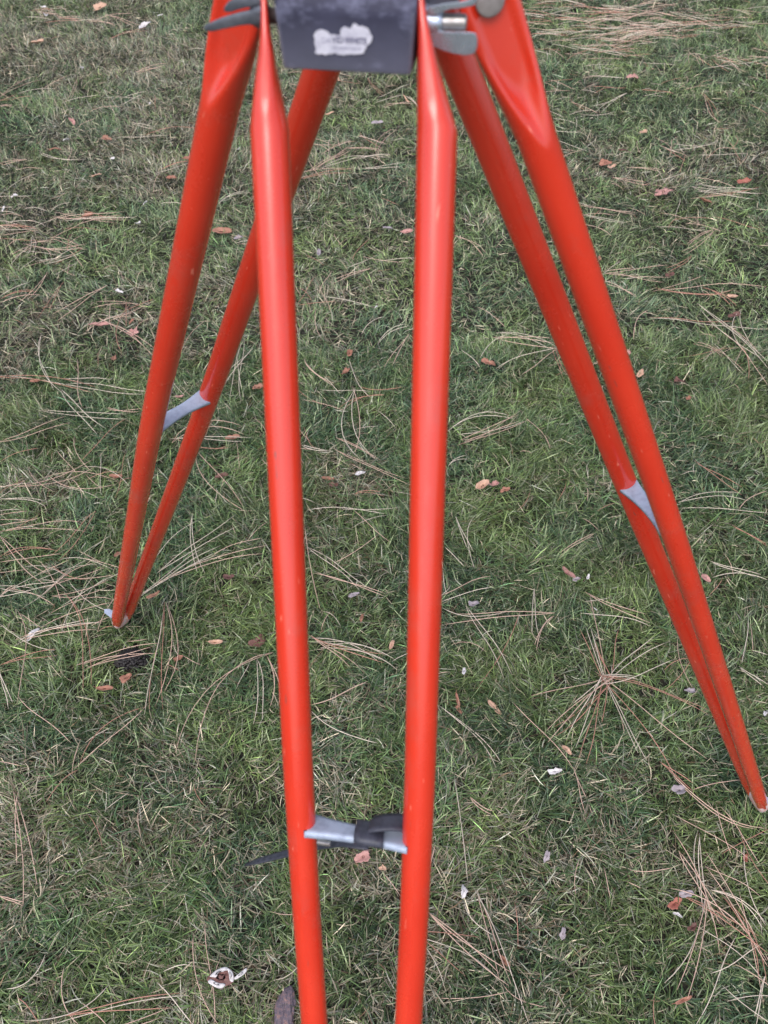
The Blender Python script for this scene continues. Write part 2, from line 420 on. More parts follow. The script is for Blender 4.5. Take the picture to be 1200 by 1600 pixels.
# feet: a pressed steel shoe, a pointed spike and a step tab
def foot_part(leg):
    top, foot, t = LEGS[leg]; u = (foot - top).normalized(); t = (t - u * t.dot(u)).normalized(); v = u.cross(t).normalized()
    out = (foot - Vector((HUB.x, HUB.y, 0))).normalized()
    if v.dot(out) < 0: v = -v
    bm = bmesh.new()
    # wedge shoe round the two tube ends
    prof = [(-.070, .0150, .0100), (-.045, .0225, .0135), (-.030, .0240, .0150), (-.008, .0200, .0140), (.010, .0080, .0080)]
    rings = []
    for s, a, b_ in prof:
        ring = []
        for j in range(16):
            th = 2 * math.pi * j / 16; ca, sa = math.cos(th), math.sin(th)
            ring.append(bm.verts.new(foot + u * s + t * (math.copysign(abs(ca) ** .6, ca) * a) + v * (math.copysign(abs(sa) ** .6, sa) * b_ * .8)))
        rings.append(ring)
    for r1, r2 in zip(rings, rings[1:]):
        for j in range(16): bm.faces.new((r1[j], r1[(j + 1) % 16], r2[(j + 1) % 16], r2[j]))
    bm.faces.new(rings[0][::-1]); bm.faces.new(rings[-1])
    o = link('foot_shoe', bm_mesh(bm), tri, chip_m)
    # spike
    bm = bmesh.new(); rings = []
    for s, r in ((-.004, .0045), (.022, .0042), (.040, .0012)):
        rings.append([bm.verts.new(foot + u * s * .5 + Vector((0, 0, -s * .7)) + Vector((math.cos(a) * r, math.sin(a) * r, 0))) for a in np.linspace(0, 2 * math.pi, 11)[:-1]])
    for r1, r2 in zip(rings, rings[1:]):
        for j in range(10): bm.faces.new((r1[j], r1[(j + 1) % 10], r2[(j + 1) % 10], r2[j]))
    bm.faces.new(rings[-1]); bm.faces.new(rings[0][::-1])
    link('spike', bm_mesh(bm), o, rust)
    # step tab sticking outwards
    bm = bmesh.new()
    pts = [(-.009, .0), (.009, .0), (.0075, .036), (.0, .043), (-.0075, .036)]
    vs_ = [bm.verts.new(foot - u * .022 + t * a + out * (.008 + b_) + Vector((0, 0, b_ * .25))) for a, b_ in pts]
    f = bm.faces.new(vs_); r = bmesh.ops.extrude_face_region(bm, geom=[f]); vv_ = [e for e in r['geom'] if isinstance(e, bmesh.types.BMVert)]
    bmesh.ops.translate(bm, verts=vv_, vec=u * .0022)
    link('step_tab', bm_mesh(bm, False), o, galv)
for k in 'FRL': foot_part(k)

# head casting: three lugs round a hub, a flat top plate above the picture
def box(bm, c, ax, ay, az, hx, hy, hz, bev=.002, segs=2):
    vs_ = [bm.verts.new(c + ax * (sx * hx) + ay * (sy * hy) + az * (sz * hz)) for sx in (-1, 1) for sy in (-1, 1) for sz in (-1, 1)]
    fs = [(0, 1, 3, 2), (4, 6, 7, 5), (0, 4, 5, 1), (2, 3, 7, 6), (0, 2, 6, 4), (1, 5, 7, 3)]
    faces = [bm.faces.new([vs_[i] for i in f]) for f in fs]
    if bev: bmesh.ops.bevel(bm, geom=list({e for f in faces for e in f.edges}), offset=bev, segments=segs, affect='EDGES', profile=.6)
UP = Vector((0, 0, 1))
tF = Vector((LEGS['F'][2].x, LEGS['F'][2].y, 0)).normalized()
dF = Vector((tF.y, -tF.x, 0))           # towards the camera
def prism(bm, prof, c, out, side, widths, bev):
    """profile in (out, up), extruded along side from w0(z) to w1(z)"""
    A = [bm.verts.new(c + out * a + UP * z + side * widths(z)[0]) for a, z in prof]
    B = [bm.verts.new(c + out * a + UP * z + side * widths(z)[1]) for a, z in prof]
    m = len(prof); fs = [bm.faces.new(A[::-1]), bm.faces.new(B)]
    for i in range(m): fs.append(bm.faces.new((A[i], A[(i + 1) % m], B[(i + 1) % m], B[i])))
    bmesh.ops.bevel(bm, geom=list({e for f in fs for e in f.edges}), offset=bev, segments=3, affect='EDGES', profile=.55)
FACE_P = Vector((-.006, .482, 1.46)); FN = Vector((dF.x, dF.y, 0.0)).normalized()
def face_x(px, py):
    q = on_plane(px, py, FACE_P, FN); return (q - FACE_P).dot(tF), q.z
x0t, _ = face_x(425, 2); x0b, zb = face_x(442, 109); x1t, _ = face_x(651, 2); x1b, _ = face_x(643, 109); _, zk = face_x(540, 18)
c0 = Vector((FACE_P.x, FACE_P.y, 0))
def wid(z):
    k = (zk + .01 - z) / (zk + .01 - zb); return (x0t + (x0b - x0t) * k, x1t + (x1b - x1t) * k) if z < zk + .012 else (x0t, x1t)
bm = bmesh.new()
prism(bm, [(0, zb), (0, zk), (-.010, zk + .016), (-.012, 1.512), (-.085, 1.512), (-.085, zb + .004)], c0, FN, tF, wid, .0028)
for k in 'RL':
    t2 = Vector((LEGS[k][2].x, LEGS[k][2].y, 0)).normalized(); o2 = Vector((t2.y, -t2.x, 0))
    if o2.dot(LEGS[k][1] - HUB) < 0: o2 = -o2
    hc = LEGS[k][0]; cc = Vector((hc.x, hc.y, 1.482)) - o2 * .012
    box(bm, cc, t2, o2, UP, .038, .020, .026, .003)
r = bmesh.ops.create_cone(bm, cap_ends=True, segments=40, radius1=.030, radius2=.036, depth=.06); bmesh.ops.translate(bm, verts=r['verts'], vec=Vector((HUB.x, HUB.y, 1.50)))
r = bmesh.ops.create_cone(bm, cap_ends=True, segments=64, radius1=.076, radius2=.078, depth=.010); bmesh.ops.translate(bm, verts=r['verts'], vec=Vector((HUB.x, HUB.y + .006, 1.531)))
me = bm_mesh(bm)
for p in me.polygons: p.use_smooth = p.area < 4e-5
link('head_casting', me, tri, headm)
bm = bmesh.new(); r = bmesh.ops.create_cone(bm, cap_ends=True, segments=32, radius1=.044, radius2=.044, depth=.022); bmesh.ops.translate(bm, verts=r['verts'], vec=Vector((HUB.x, HUB.y + .006, 1.5485)))
link('instrument_thread', bm_mesh(bm, False), tri, zinc)

# torn sticker
outl = [(490, 55), (495, 48), (503, 46.5), (511, 49), (515, 54), (524, 55), (531, 56), (532, 47), (536, 42), (542, 43), (547, 45.5), (551, 39), (554, 36), (559, 41), (566, 41.5), (574, 44), (578, 51), (581.5, 59), (580, 66), (574, 71), (571, 77), (568, 83), (561, 85), (548, 85), (536, 86), (529, 85.5), (524, 83), (515, 84.5), (508, 86), (502, 84), (497, 85.5), (492, 82), (494, 76), (491, 69), (492, 62)]
bm = bmesh.new()
def wob(k): return .5 * math.sin(k * 2.3) + .4 * math.sin(k * 5.1)
pts = []
for i in range(len(outl)):
    a, b_ = outl[i], outl[(i + 1) % len(outl)]
    for q in range(4):
        f = q / 4; x = a[0] + (b_[0] - a[0]) * f + wob(i * 4 + q) * .8; y = a[1] + (b_[1] - a[1]) * f + wob(i * 4 + q + 9) * .8
        pts.append(on_plane(x, y, FACE_P + FN * .0007, FN))
vs_ = [bm.verts.new(p) for p in pts]; f = bm.faces.new(vs_)
r = bmesh.ops.extrude_face_region(bm, geom=[f]); bmesh.ops.translate(bm, verts=[e for e in r['geom'] if isinstance(e, bmesh.types.BMVert)], vec=-FN * .0005)
stk = link('maker_sticker', bm_mesh(bm, False), tri, stick); stk['label'] = 'torn white sticker with dark lettering'
def word(body, px, py, pxw, pxh, m):
    cu = bpy.data.curves.new('t', 'FONT'); cu.body = body; cu.size = 1; cu.extrude = .004; cu.offset = .02
    ob = bpy.data.objects.new('t', cu); C.objects.link(ob)
    dg = bpy.context.evaluated_depsgraph_get(); me = bpy.data.meshes.new_from_object(ob.evaluated_get(dg)); bpy.data.objects.remove(ob)
    co = np.array([v.co[:] for v in me.vertices]); mn, mx = co.min(0), co.max(0)
    p0 = on_plane(px, py, FACE_P + FN * .0008, FN); p1 = on_plane(px + pxw, py, FACE_P + FN * .0008, FN); wv = (p1 - p0); wl = wv.length
    hgt = (on_plane(px, py - pxh, FACE_P + FN * .0008, FN) - p0).z
    for v in me.vertices:
        a = (v.co.x - mn[0]) / (mx[0] - mn[0]); b_ = (v.co.y - mn[1]) / (mx[1] - mn[1])
        v.co = p0 + tF * (a * wl) + UP * (b_ * hgt) + FN * (v.co.z * .006)
    link('sticker_lettering', me, stk, m)
word('DA', 503, 67, 15, 9, inkpale); word('VID·WHITE', 519, 67, 54, 10, ink)
word('--- ------- ---- --', 520, 76, 44, 3, inkpale)   # the second line is worn past reading
bm = bmesh.new()

# hinge bolt and wing nuts of the front leg
topF, footF, tFl = LEGS['F']; uF = (footF - topF).normalized(); tFl = (tFl - uF * tFl.dot(uF)).normalized()
hp = topF + uF * HINGE['F']
def axial(bm, base, ax, prof, seg=32):
    """lathe: prof (dist along ax, radius)"""
    e1 = ax.orthogonal().normalized(); e2 = ax.cross(e1); rings = []
    for s, r in prof: rings.append([bm.verts.new(base + ax * s + (e1 * math.cos(a) + e2 * math.sin(a)) * r) for a in np.linspace(0, 2 * math.pi, seg + 1)[:-1]])
    for r1, r2 in zip(rings, rings[1:]):
        for j in range(seg): bm.faces.new((r1[j], r1[(j + 1) % seg], r2[(j + 1) % seg], r2[j]))
    bm.faces.new(rings[0][::-1]); bm.faces.new(rings[-1])
PN = tF.cross(UP).normalized()
if PN.dot(Vector((0, -1, 0))) < 0: PN = -PN
def pix_at(px, py, pt):   # point beside pt, on the upright plane facing the lawn's near side
    return on_plane(px, py, pt, PN)
right0 = pix_at(664, 33, hp); left0 = pix_at(414, 24, hp)
bolt_ax = (right0 - left0).normalized()
bm = bmesh.new()
prof = [(-.004, .0042)]
L_b = (pix_at(727, 33, hp) - left0).length
s = (right0 - left0).length - .004
prof.append((s, .0042))
while s < L_b:
    prof += [(s, .0048), (s + .0005, .0040)]; s += .0011
prof += [(L_b, .0044), (L_b + .001, .003)]
axial(bm, left0, bolt_ax, prof)
link('hinge_bolt', bm_mesh(bm), tri, steel)
def paddle(bm, pts, nrm, thick, pocket=None):
    vs_ = [bm.verts.new(p + nrm * thick / 2) for p in pts]; f = bm.faces.new(vs_)
    if pocket:
        r = bmesh.ops.inset_region(bm, faces=[f], thickness=pocket, depth=0)
        bmesh.ops.translate(bm, verts=list(f.verts), vec=-nrm * thick * .32)
        base = vs_
    lo = [bm.verts.new(p - nrm * thick / 2) for p in pts]; m = len(pts)
    for i in range(m): bm.faces.new((vs_[i], lo[i], lo[(i + 1) % m], vs_[(i + 1) % m]))
    bm.faces.new(lo[::-1])
def smooth_outline(pp, it=2):
    for _ in range(it):
        q = []
        for i in range(len(pp)):
            a, b_ = pp[i], pp[(i + 1) % len(pp)]; q += [(a[0] * .75 + b_[0] * .25, a[1] * .75 + b_[1] * .25), (a[0] * .25 + b_[0] * .75, a[1] * .25 + b_[1] * .75)]
        pp = q
    return pp
bm = bmesh.new()
rad = (pix_at(680, 8, hp) - pix_at(680, 58, hp)).length / 2
axial(bm, right0 - bolt_ax * .001, bolt_ax, [(0, rad * 1.02), (.0015, rad * 1.05), (.003, rad * .98), (.0095, rad * .92), (.0115, rad * .82)])
wn_n = (PN + UP * .35).normalized()
low = smooth_outline([(655, 46), (668, 42), (688, 50), (735, 50), (746, 53), (746, 78), (736, 87), (706, 84), (676, 72), (660, 60)], 2)
paddle(bm, [pix_at(x, y, hp + PN * .006) for x, y in low], wn_n, .0065, .0022)
upp = smooth_outline([(664, 20), (676, 8), (730, 2), (748, -8), (748, 2), (738, 11), (700, 14), (680, 26)], 2)
paddle(bm, [pix_at(x, y, hp + PN * .004) for x, y in upp], wn_n, .0075, None)
me = bm_mesh(bm, False); o = link('wing_nut', me, tri, zinc)
md = o.modifiers.new('b', 'BEVEL'); md.width = .0009; md.segments = 2; md.limit_method = 'ANGLE'; md.angle_limit = .6
bm = bmesh.new()
axial(bm, left0 + bolt_ax * .001, -bolt_ax, [(0, rad * .98), (.002, rad * 1.0), (.006, rad * .8), (.009, rad * .66)])
w1 = smooth_outline([(413, 13), (400, 15), (380, 17), (350, 26), (328, 35), (319, 42), (328, 49), (352, 44), (385, 37), (404, 38), (414, 34)], 1)
paddle(bm, [pix_at(x, y, hp + PN * .004) for x, y in w1], (PN + UP * .2).normalized(), .008)
w2 = smooth_outline([(413, -4), (385, -10), (362, -2), (350, 14), (360, 19), (380, 12), (405, 8), (414, 8)], 1)
paddle(bm, [pix_at(x, y, hp + PN * .001) for x, y in w2], (PN + UP * .2).normalized(), .008)
o = link('wing_nut', bm_mesh(bm), tri, darkmetal); o['label'] = 'dark grey wing nut'
md = o.modifiers.new('b', 'BEVEL'); md.width = .0012; md.segments = 2; md.limit_method = 'ANGLE'; md.angle_limit = .5
# bolt washers of the rear hinges, on the outer flats
for leg, side in (('R', -1), ('R', 1), ('L', 1), ('L', -1)):
    top, foot, t = LEGS[leg]; u = (foot - top).normalized(); t = (t - u * t.dot(u)).normalized()
    c = top + u * (HINGE[leg] - .005) + t * (side * (Wt / 2 + .0012))
    bm = bmesh.new(); axial(bm, c, t * side, [(0, .0098), (.0016, .0098), (.0020, .0090)], 28)
    o = link('washer', bm_mesh(bm), tri, washm)

# rubber strap round the front brace
u, t = uF, tFl; v = u.cross(t).normalized(); v = v if v.z > 0 else -v
cF = topF + uF * SB
def band(path, width_dir, hw, name, parent, mat, thick=.0018, closed=False):
    verts, faces = [], []; m = len(path)
    for i, p in enumerate(path):
        wd_ = width_dir[i] if isinstance(width_dir, list) else width_dir
        h_ = hw[i] if isinstance(hw, list) else hw
        verts += [p - wd_ * h_, p - wd_ * h_ * .5, p, p + wd_ * h_ * .5, p + wd_ * h_]
    for i in range(m if closed else m - 1):
        j = (i + 1) % m
        for q in range(4): faces.append((i * 5 + q, i * 5 + q + 1, j * 5 + q + 1, j * 5 + q))
    o = link(name, mesh_of(verts, faces), parent, mat)
    md = o.modifiers.new('s', 'SOLIDIFY'); md.thickness = thick; md.offset = 1
    return o
loop = []
for th in np.linspace(0, 2 * math.pi, 37)[:-1]:
    ca, sa = math.cos(th), math.sin(th)
    loop.append(cF + t * (.0095 + .0015 * ca) + v * (math.copysign(abs(ca) ** .7, ca) * .0122) + u * (math.copysign(abs(sa) ** .8, sa) * .0052 + .001))
strap = band(loop, t, .0118, 'strap', tri, rubber, closed=True); strap['label'] = 'dark rubber strap wrapped round the front cross brace'
def Pc(px, py, dz): return on_plane(px, py, cF + u * dz, Vector((0, -1, 0)))
pth = [(572, 1294), (578, 1288), (584, 1283), (600, 1281), (618, 1280), (640, 1283), (662, 1287)]
band([Pc(x, y + 6, -.004) for x, y in pth], v, [.004, .007, .009, .0095, .0095, .009, .008], 'strap_flap', strap, rubber, .0022)
def Pb(px, py, back): return on_plane(px, py, cF + Vector((0, back, 0)), Vector((0, -1, 0)))
tail = [Pb(575, 1322, .012), Pb(535, 1316, .020), Pb(505, 1319, .028), Pb(470, 1327, .034), Pb(435, 1336, .036), Pb(405, 1344, .038), Pb(382, 1351, .040)]
band(tail, (v * .8 + u * .25).normalized(), [.0035, .004, .0045, .0045, .004, .0035, .0015], 'strap_tail', strap, rubber, .0016)
bm = bmesh.new(); rv = Pc(613, 1289, -.020); axial(bm, rv, (Vector((0, 0, H)) - rv).normalized(), [(-.003, .0030), (.002, .0032), (.0035, .0028), (.0042, .0012)], 20)
link('rivet', bm_mesh(bm), strap, steel)
bm = bmesh.new(); bk = Pb(506, 1317, .022); box(bm, bk, t, v, u, .0065, .0022, .0018, .0006)
link('buckle', bm_mesh(bm), strap, steel)

# ------------------------------------------------------------------ pine needles
needm = attr_mat('pine_needle', .5, .4)
def needle_mesh(strokes, w=.0016):
    """each stroke: list of ground points; one flat-bottomed three-sided strand; V shaped pairs share the sheath"""
    verts, faces, cols = [], [], []
    for pts, col, wd in strokes:
        b0 = len(verts); m = len(pts)
        for i, p in enumerate(pts):
            a = pts[max(0, i - 1)]; c_ = pts[min(m - 1, i + 1)]; d = (c_ - a); d.normalize()
            s = Vector((-d.y, d.x, 0)); 
            if s.length < 1e-6: s = Vector((1, 0, 0))
            s.normalize(); f = i / (m - 1); k = min(1, .35 + 8 * min(f, 1 - f)) * wd / 2
            verts += [p - s * k, p + s * k, p + Vector((0, 0, k * 1.1))]
            jj = .9 + .2 * random.random(); cols += [tuple(q * jj for q in col)] * 3
        for i in range(m - 1):
            o = b0 + i * 3
            faces += [(o, o + 2, o + 5, o + 3), (o + 2, o + 1, o + 4, o + 5), (o + 1, o, o + 3, o + 4)]
        faces += [(b0, b0 + 1, b0 + 2), (b0 + 3 * m - 1, b0 + 3 * m - 2, b0 + 3 * m - 3)]
    me = mesh_of(verts, faces)
    a = me.attributes.new('tint', 'FLOAT_COLOR', 'POINT'); a.data.foreach_set('color', np.array([(*c_, 1) for c_ in cols], np.float32).ravel())
    return me
def rel1(x, y): return float(relief(np.array([x]), np.array([y]))[0])
def stroke(p0, p1, bend, zt=None, segs=9):
    """curved strand on top of the grass from p0 to p1"""
    d = p1 - p0; nrm = Vector((-d.y, d.x, 0)); pts = []
    z0, z1, zm = (random.uniform(-.010, .004) for _ in range(3)); ph = random.uniform(-.3, .3)
    for i in range(segs + 1):
        f = i / segs; q = p0 + d * f + nrm * (bend * 4 * f * (1 - f) + ph * .06 * math.sin(2 * math.pi * f))
        z = -.036 + .0375 + .8 * rel1(q.x, q.y) + (z0 * (1 - f) + z1 * f) + .005 * math.sin(math.pi * f)
        pts.append(Vector((q.x, q.y, max(z, -.022))))
    return pts
def ncol():
    q = random.random()
    k = 0 if q < .45 else (1 if q < .8 else 2)
    base = ((0.66, 0.45, 0.36), (0.70, 0.59, 0.49), (0.48, 0.24, 0.18))[k]
    v_ = random.uniform(.85, 1.12); return tuple(min(.85, c * v_) for c in base), ('tan', 'pale straw', 'reddish')[k]
GROUP_N = 'dry pine needles fallen on the lawn'
n_needles = 0; needles = []
def add_needle(x0, y0, x1, y1, bend=.0, label='', pair=True, wd=.0017):
    global n_needles
    p0, p1 = G(x0, y0), G(x1, y1); c_, cn = ncol(); wd *= 1.1
    A = stroke(p0, p1, bend)
    if pair:   # second needle of the pair springs from the same sheath
        L_ = (p1 - p0); a = random.uniform(.05, .16) * random.choice((-1, 1)); q = Matrix.Rotation(a, 3, 'Z') @ L_ * random.uniform(.88, 1.0)
        B = stroke(p0, p0 + q, bend * random.uniform(.5, 1.4)); B[0] = A[0].copy()
        pts = A[::-1] + B[1:]
    else: pts = A
    o = link('pine_needle', needle_mesh([(pts, c_, wd)]), mat=needm, label=label, cat='pine needle', group=GROUP_N); n_needles += 1
    L_ = (p1 - p0).length; dx, dy = x1 - x0, y1 - y0
    if dx < 0: dx, dy = -dx, -dy
    an = math.degrees(math.atan2(-dy, dx))
    od = 'lying level' if abs(an) < 20 else ('pointing up and down' if abs(an) > 70 else ('rising rightward' if an > 0 else 'falling rightward'))
    needles.append([o, ('short ' if L_ < .085 else ('long ' if L_ > .15 else '')) + ('forked ' if pair else '') + cn, od, label, (x0 + x1) / 2, (y0 + y1) / 2])
star = [(915, 977), (922, 925), (967, 982), (1047, 1000), (1055, 1027), (830, 1087), (855, 1162), (900, 1167), (915, 1195), (977, 1145), (1050, 1200), (1105, 1185), (1112, 1106), (940, 1130), (895, 1100), (1010, 1190), (905, 985), (868, 1150), (1000, 1060), (930, 1000)]
for k, (x, y) in enumerate(star):
    jx, jy = random.uniform(-9, 9), random.uniform(-9, 9); dx, dy = (948 - x) * .08, (1062 - y) * .08
    add_needle(948 + jx + dx, 1062 + jy + dy, x, y, random.uniform(-.05, .05), 'tan pine needle in the star-shaped heap', random.random() < .6)
NL = {
 'tan pine needle left of the right foot': '765 900 690 930|770 917 690 937|690 949 790 957|867 958 695 975|812 956 745 1075|867 960 838 1017|727 945 800 1055|915 920 1015 975|907 959 1017 976|835 917 842 1000|930 830 875 867|685 1100 785 1195|800 1100 895 1200|745 800 742 885|695 855 725 885',
 'tan pine needle right of the right leg': '1145 820 1200 852|1110 875 1190 897|1115 899 1200 905|1170 965 1160 1035|1155 1040 1200 1070',
 'long tan pine needle in the lower right heap': '1092 1295 1105 1430|1094 1300 1115 1440|1050 1300 1127 1490|1047 1388 1200 1500|1060 1395 1200 1490|1102 1350 1200 1510|1105 1385 1040 1535|1152 1460 1090 1600|1165 1315 1200 1445|1200 1520 1185 1600|1060 1330 1140 1440|1110 1390 1200 1440|1105 1400 1075 1560|1130 1400 1200 1535',
 'tan pine needle right of the front leg bottom': '710 1210 731 1375|740 1385 827 1600|745 1388 800 1540|665 1420 795 1540|668 1425 780 1520|895 1200 927 1272|725 1410 770 1460|735 1245 772 1267|680 1320 672 1390',
 'tan pine needle pointing at the right foot': '1045 1200 1200 1292|1082 1235 1160 1217|1030 1190 1085 1235',
 'tan pine needle at the lower left corner': '22 1237 37 1415|30 1237 25 1350|120 1200 70 1250|0 1400 35 1415|30 1560 60 1600|100 1510 120 1600|80 1600 295 1555|90 1590 280 1552|110 1600 270 1570|302 1457 340 1600|320 1440 335 1600|245 1535 300 1600|127 1567 165 1600|50 1595 170 1535|10 1545 70 1490',
 'tan pine needle left of the left foot': '0 825 65 807|0 833 135 830|0 838 70 912|0 880 95 865|0 872 90 862|150 800 90 875|100 925 130 1080|65 980 175 942|0 975 85 1015|20 1010 160 975|25 1000 165 970|0 1040 90 1015|25 950 27 1100|0 1050 12 1107|0 930 25 915|80 930 175 905|30 1090 110 1160|0 1190 30 1195',
 'orange-tan pine needle in the arc below the left foot': '257 940 232 1110|261 945 240 1100|255 960 225 1115|230 1095 115 1200|228 1100 125 1190|120 1040 250 1005|130 1045 240 1010',
 'tan pine needle right of the left foot': '215 935 345 855|218 930 342 860|235 915 420 855|245 895 370 805|425 1015 275 1178|415 1020 435 1100|400 1025 395 1130|300 800 320 895|230 895 310 810|330 870 410 840',
 'tan pine needle low between the front tubes': '477 825 500 950|480 855 580 920|490 897 600 932|492 893 600 928|590 840 520 882|482 992 600 1035|484 996 590 1030|483 1000 600 1022|485 990 560 1040|487 1100 575 1065|487 1110 590 1160|480 800 600 805|500 1010 620 1045',
 'tan pine needle left of the left leg': '0 472 65 462|0 466 60 458|0 462 45 440|75 425 30 475|167 445 90 500|100 440 60 500|205 475 190 550|160 505 240 555|155 500 235 550|65 525 97 615|0 585 230 615|0 590 150 605|102 597 230 610|95 610 165 670|165 635 225 640|200 650 125 720|20 760 150 715|65 745 185 750|75 742 180 755|0 720 60 700|100 590 170 588|120 560 130 640|0 780 70 790|150 470 230 480|0 690 110 660|60 640 200 655',
 'tan pine needle beside the left leg brace': '265 685 395 682|268 690 380 675|270 680 360 695|305 710 385 800|308 705 380 790|382 530 375 620|325 500 282 555|370 555 380 615|395 545 330 640',
 'tan pine needle midway between the front tubes': '465 475 525 470|600 495 565 520|580 415 520 445|600 617 530 635|550 600 555 710|555 605 590 720|525 682 595 720|472 695 515 707|555 770 600 772|545 560 580 620|630 605 560 600|640 520 600 570|590 535 640 510|520 700 640 760|470 620 540 640|475 560 520 600',
 'tan pine needle left of the right leg': '775 520 870 545|778 528 872 548|770 530 868 540|750 560 795 525|775 577 872 545|815 585 872 545|700 675 800 650|715 695 815 640|720 690 810 650|715 680 820 655|700 730 730 715|820 650 860 700|720 545 750 575|745 480 790 510|863 540 880 590|880 560 905 600|712 810 740 860',
 'tan pine needle beyond the right leg, halfway up': '945 425 1045 415|945 422 1050 430|1020 450 1100 430|1025 447 1150 450|1030 450 1200 445|1100 445 1152 475|1080 400 1040 425|1015 497 1200 512|1017 495 1150 500|1090 475 1200 575|1095 480 1190 560|1120 495 1185 550|1110 500 1200 600|1085 535 1130 555|1015 485 990 530|945 440 995 462|1060 785 1170 782|1155 795 1200 765|1085 720 1160 772|1065 790 1200 800|1130 520 1170 590|1160 480 1175 560',
 'tan pine needle in the upper right lawn': '925 135 980 135|920 120 975 122|980 145 930 175|975 148 925 165|1000 142 1052 148|1005 148 1048 143|890 160 935 175|1095 145 1120 185|1100 150 1125 188|1172 162 1200 175|1122 220 1050 232|1090 242 1170 237|1070 240 1062 270|955 275 1015 285|957 278 1010 282|1070 270 1025 282|980 260 1035 265|1080 295 1195 300|1085 300 1180 310|1090 290 1190 295|1100 305 1190 290|1078 312 1160 302|905 320 995 330|910 337 975 345|1072 345 1125 365|1115 362 1067 400|1112 360 1075 385|1085 280 1150 295|865 182 900 190|710 370 755 400|1100 110 1200 90|1180 50 1200 75',
 'tan pine needle in the upper left lawn': '120 125 110 155|95 160 155 145|215 108 262 98|212 112 255 100|218 104 250 108|140 170 190 165|0 165 20 165|185 215 265 212|225 212 310 202|295 252 250 265|298 254 245 270|250 265 240 300|340 320 390 298|250 315 300 322|0 255 45 248|205 190 240 200|105 260 112 230|60 235 130 250|0 155 60 120|170 60 230 40|120 200 150 180|20 100 60 105',
 'reddish pine needle in the left edge clump': '80 335 200 340|90 340 190 330|85 330 180 345|100 345 210 338|0 360 60 355|0 366 62 358|0 352 55 364|50 370 50 400|50 385 20 400|50 385 80 400|45 380 90 375|60 385 135 378|40 372 10 385|120 350 190 335|10 345 70 350',
 'pale tan pine needle in the fan behind the front leg': '484 266 545 230|488 268 550 235|492 264 548 228|500 263 610 243|502 266 600 250|466 280 552 265|566 266 632 256|560 210 600 225|562 206 598 230|558 214 605 222|590 150 640 130|585 160 630 148|600 165 650 160|470 270 540 262|610 240 560 250|575 120 600 150|620 200 600 260|540 230 600 236|480 245 500 275|635 150 655 170',
}
for lab, s in NL.items():
    for q in s.split('|'):
        a = [float(v_) for v_ in q.split()]
        small = math.hypot(a[2] - a[0], a[3] - a[1])
        add_needle(*a, bend=random.gauss(0, .07), label=lab, pair=random.random() < .45, wd=.0019 if a[1] < 700 else .0017)
# the raked-together drift far up on the right
def drift(n_, cx, cy, sx, sy, lab, lo, hi):
    for k in range(n_):
        x, y = random.gauss(cx, sx), random.gauss(cy, sy); L_ = random.uniform(lo, hi); a = random.gauss(0, .18)
        add_needle(x - L_ / 2, y - a * L_ / 2, x + L_ / 2, y + a * L_ / 2, random.gauss(0, .06), lab, random.random() < .5, .0024)
drift(26, 985, 22, 45, 10, 'reddish pine needle in the upper right drift', 40, 80)
drift(18, 860, 45, 50, 22, 'pale pine needle at the top beside the right leg', 35, 80)
drift(12, 990, 55, 35, 5, 'reddish pine needle below the upper right drift', 35, 70)
drift(9, 130, 28, 30, 6, 'pale pine needle at the upper left edge', 35, 60)
# a label of its own for each needle: look, lie, place; then which of its likes
import collections
PL = {'star': 'in the star-shaped heap', }
by = collections.defaultdict(list)
for r_ in needles:
    place = r_[3].split('pine needle ', 1)[1] if 'pine needle ' in r_[3] else r_[3]
    by[(r_[1], r_[2], place)].append(r_)
for (a_, b_, pl), rows in by.items():
    rows.sort(key=lambda r: r[5]); m_ = len(rows)
    for i, r_ in enumerate(rows):
        w_ = '' if m_ == 1 else (('upper', 'lower')[i] if m_ == 2 else (('top', 'middle', 'bottom')[i] if m_ == 3 else ('top', 'second', 'third', 'fourth', 'fifth', 'sixth', 'seventh', 'eighth', 'ninth', 'tenth', 'eleventh', 'twelfth')[min(i, 11)]))
        r_[0]['label'] = ' '.join((w_ + ' ' + a_ + ' needle ' + b_ + ' ' + pl).split())
# fine litter too small to tell apart: short broken needles all over the lawn
st = []
while len(st) < 420:
    x, y = random.uniform(-2.8, 2.8), random.uniform(-.3, 5.6)
    if abs(x) > .5 * (1.29 + y * .616) + .3: continue
    a = random.uniform(0, 6.283); L_ = random.uniform(.03, .09)
    p = Vector((x, y, 0)); st.append((stroke(p, p + Vector((math.cos(a), math.sin(a), 0)) * L_, random.gauss(0, .06), segs=4), ncol()[0], .0015))
clus = []
while len(clus) < 55:
    x, y = random.uniform(-2.6, 2.6), random.uniform(0, 5.2)
    if abs(x) < .5 * (1.29 + y * .616) + .2: clus.append((x, y, random.uniform(.03, .12), random.randint(3, 9), random.uniform(0, 3.14), .7))
for k in range(26):
    q = G(random.gauss(960, 90), random.gauss(38, 28)); clus.append((q.x, q.y, .14, 7, random.gauss(0, .12), .22))
for k in range(6):
    q = G(random.gauss(60, 45), random.gauss(375, 30)); clus.append((q.x, q.y, .09, 5, random.gauss(0, .3), .5))
for k in range(9):
    q = G(random.gauss(70, 50), random.gauss(870, 45)); clus.append((q.x, q.y, .05, 4, random.gauss(.2, .3), .4))
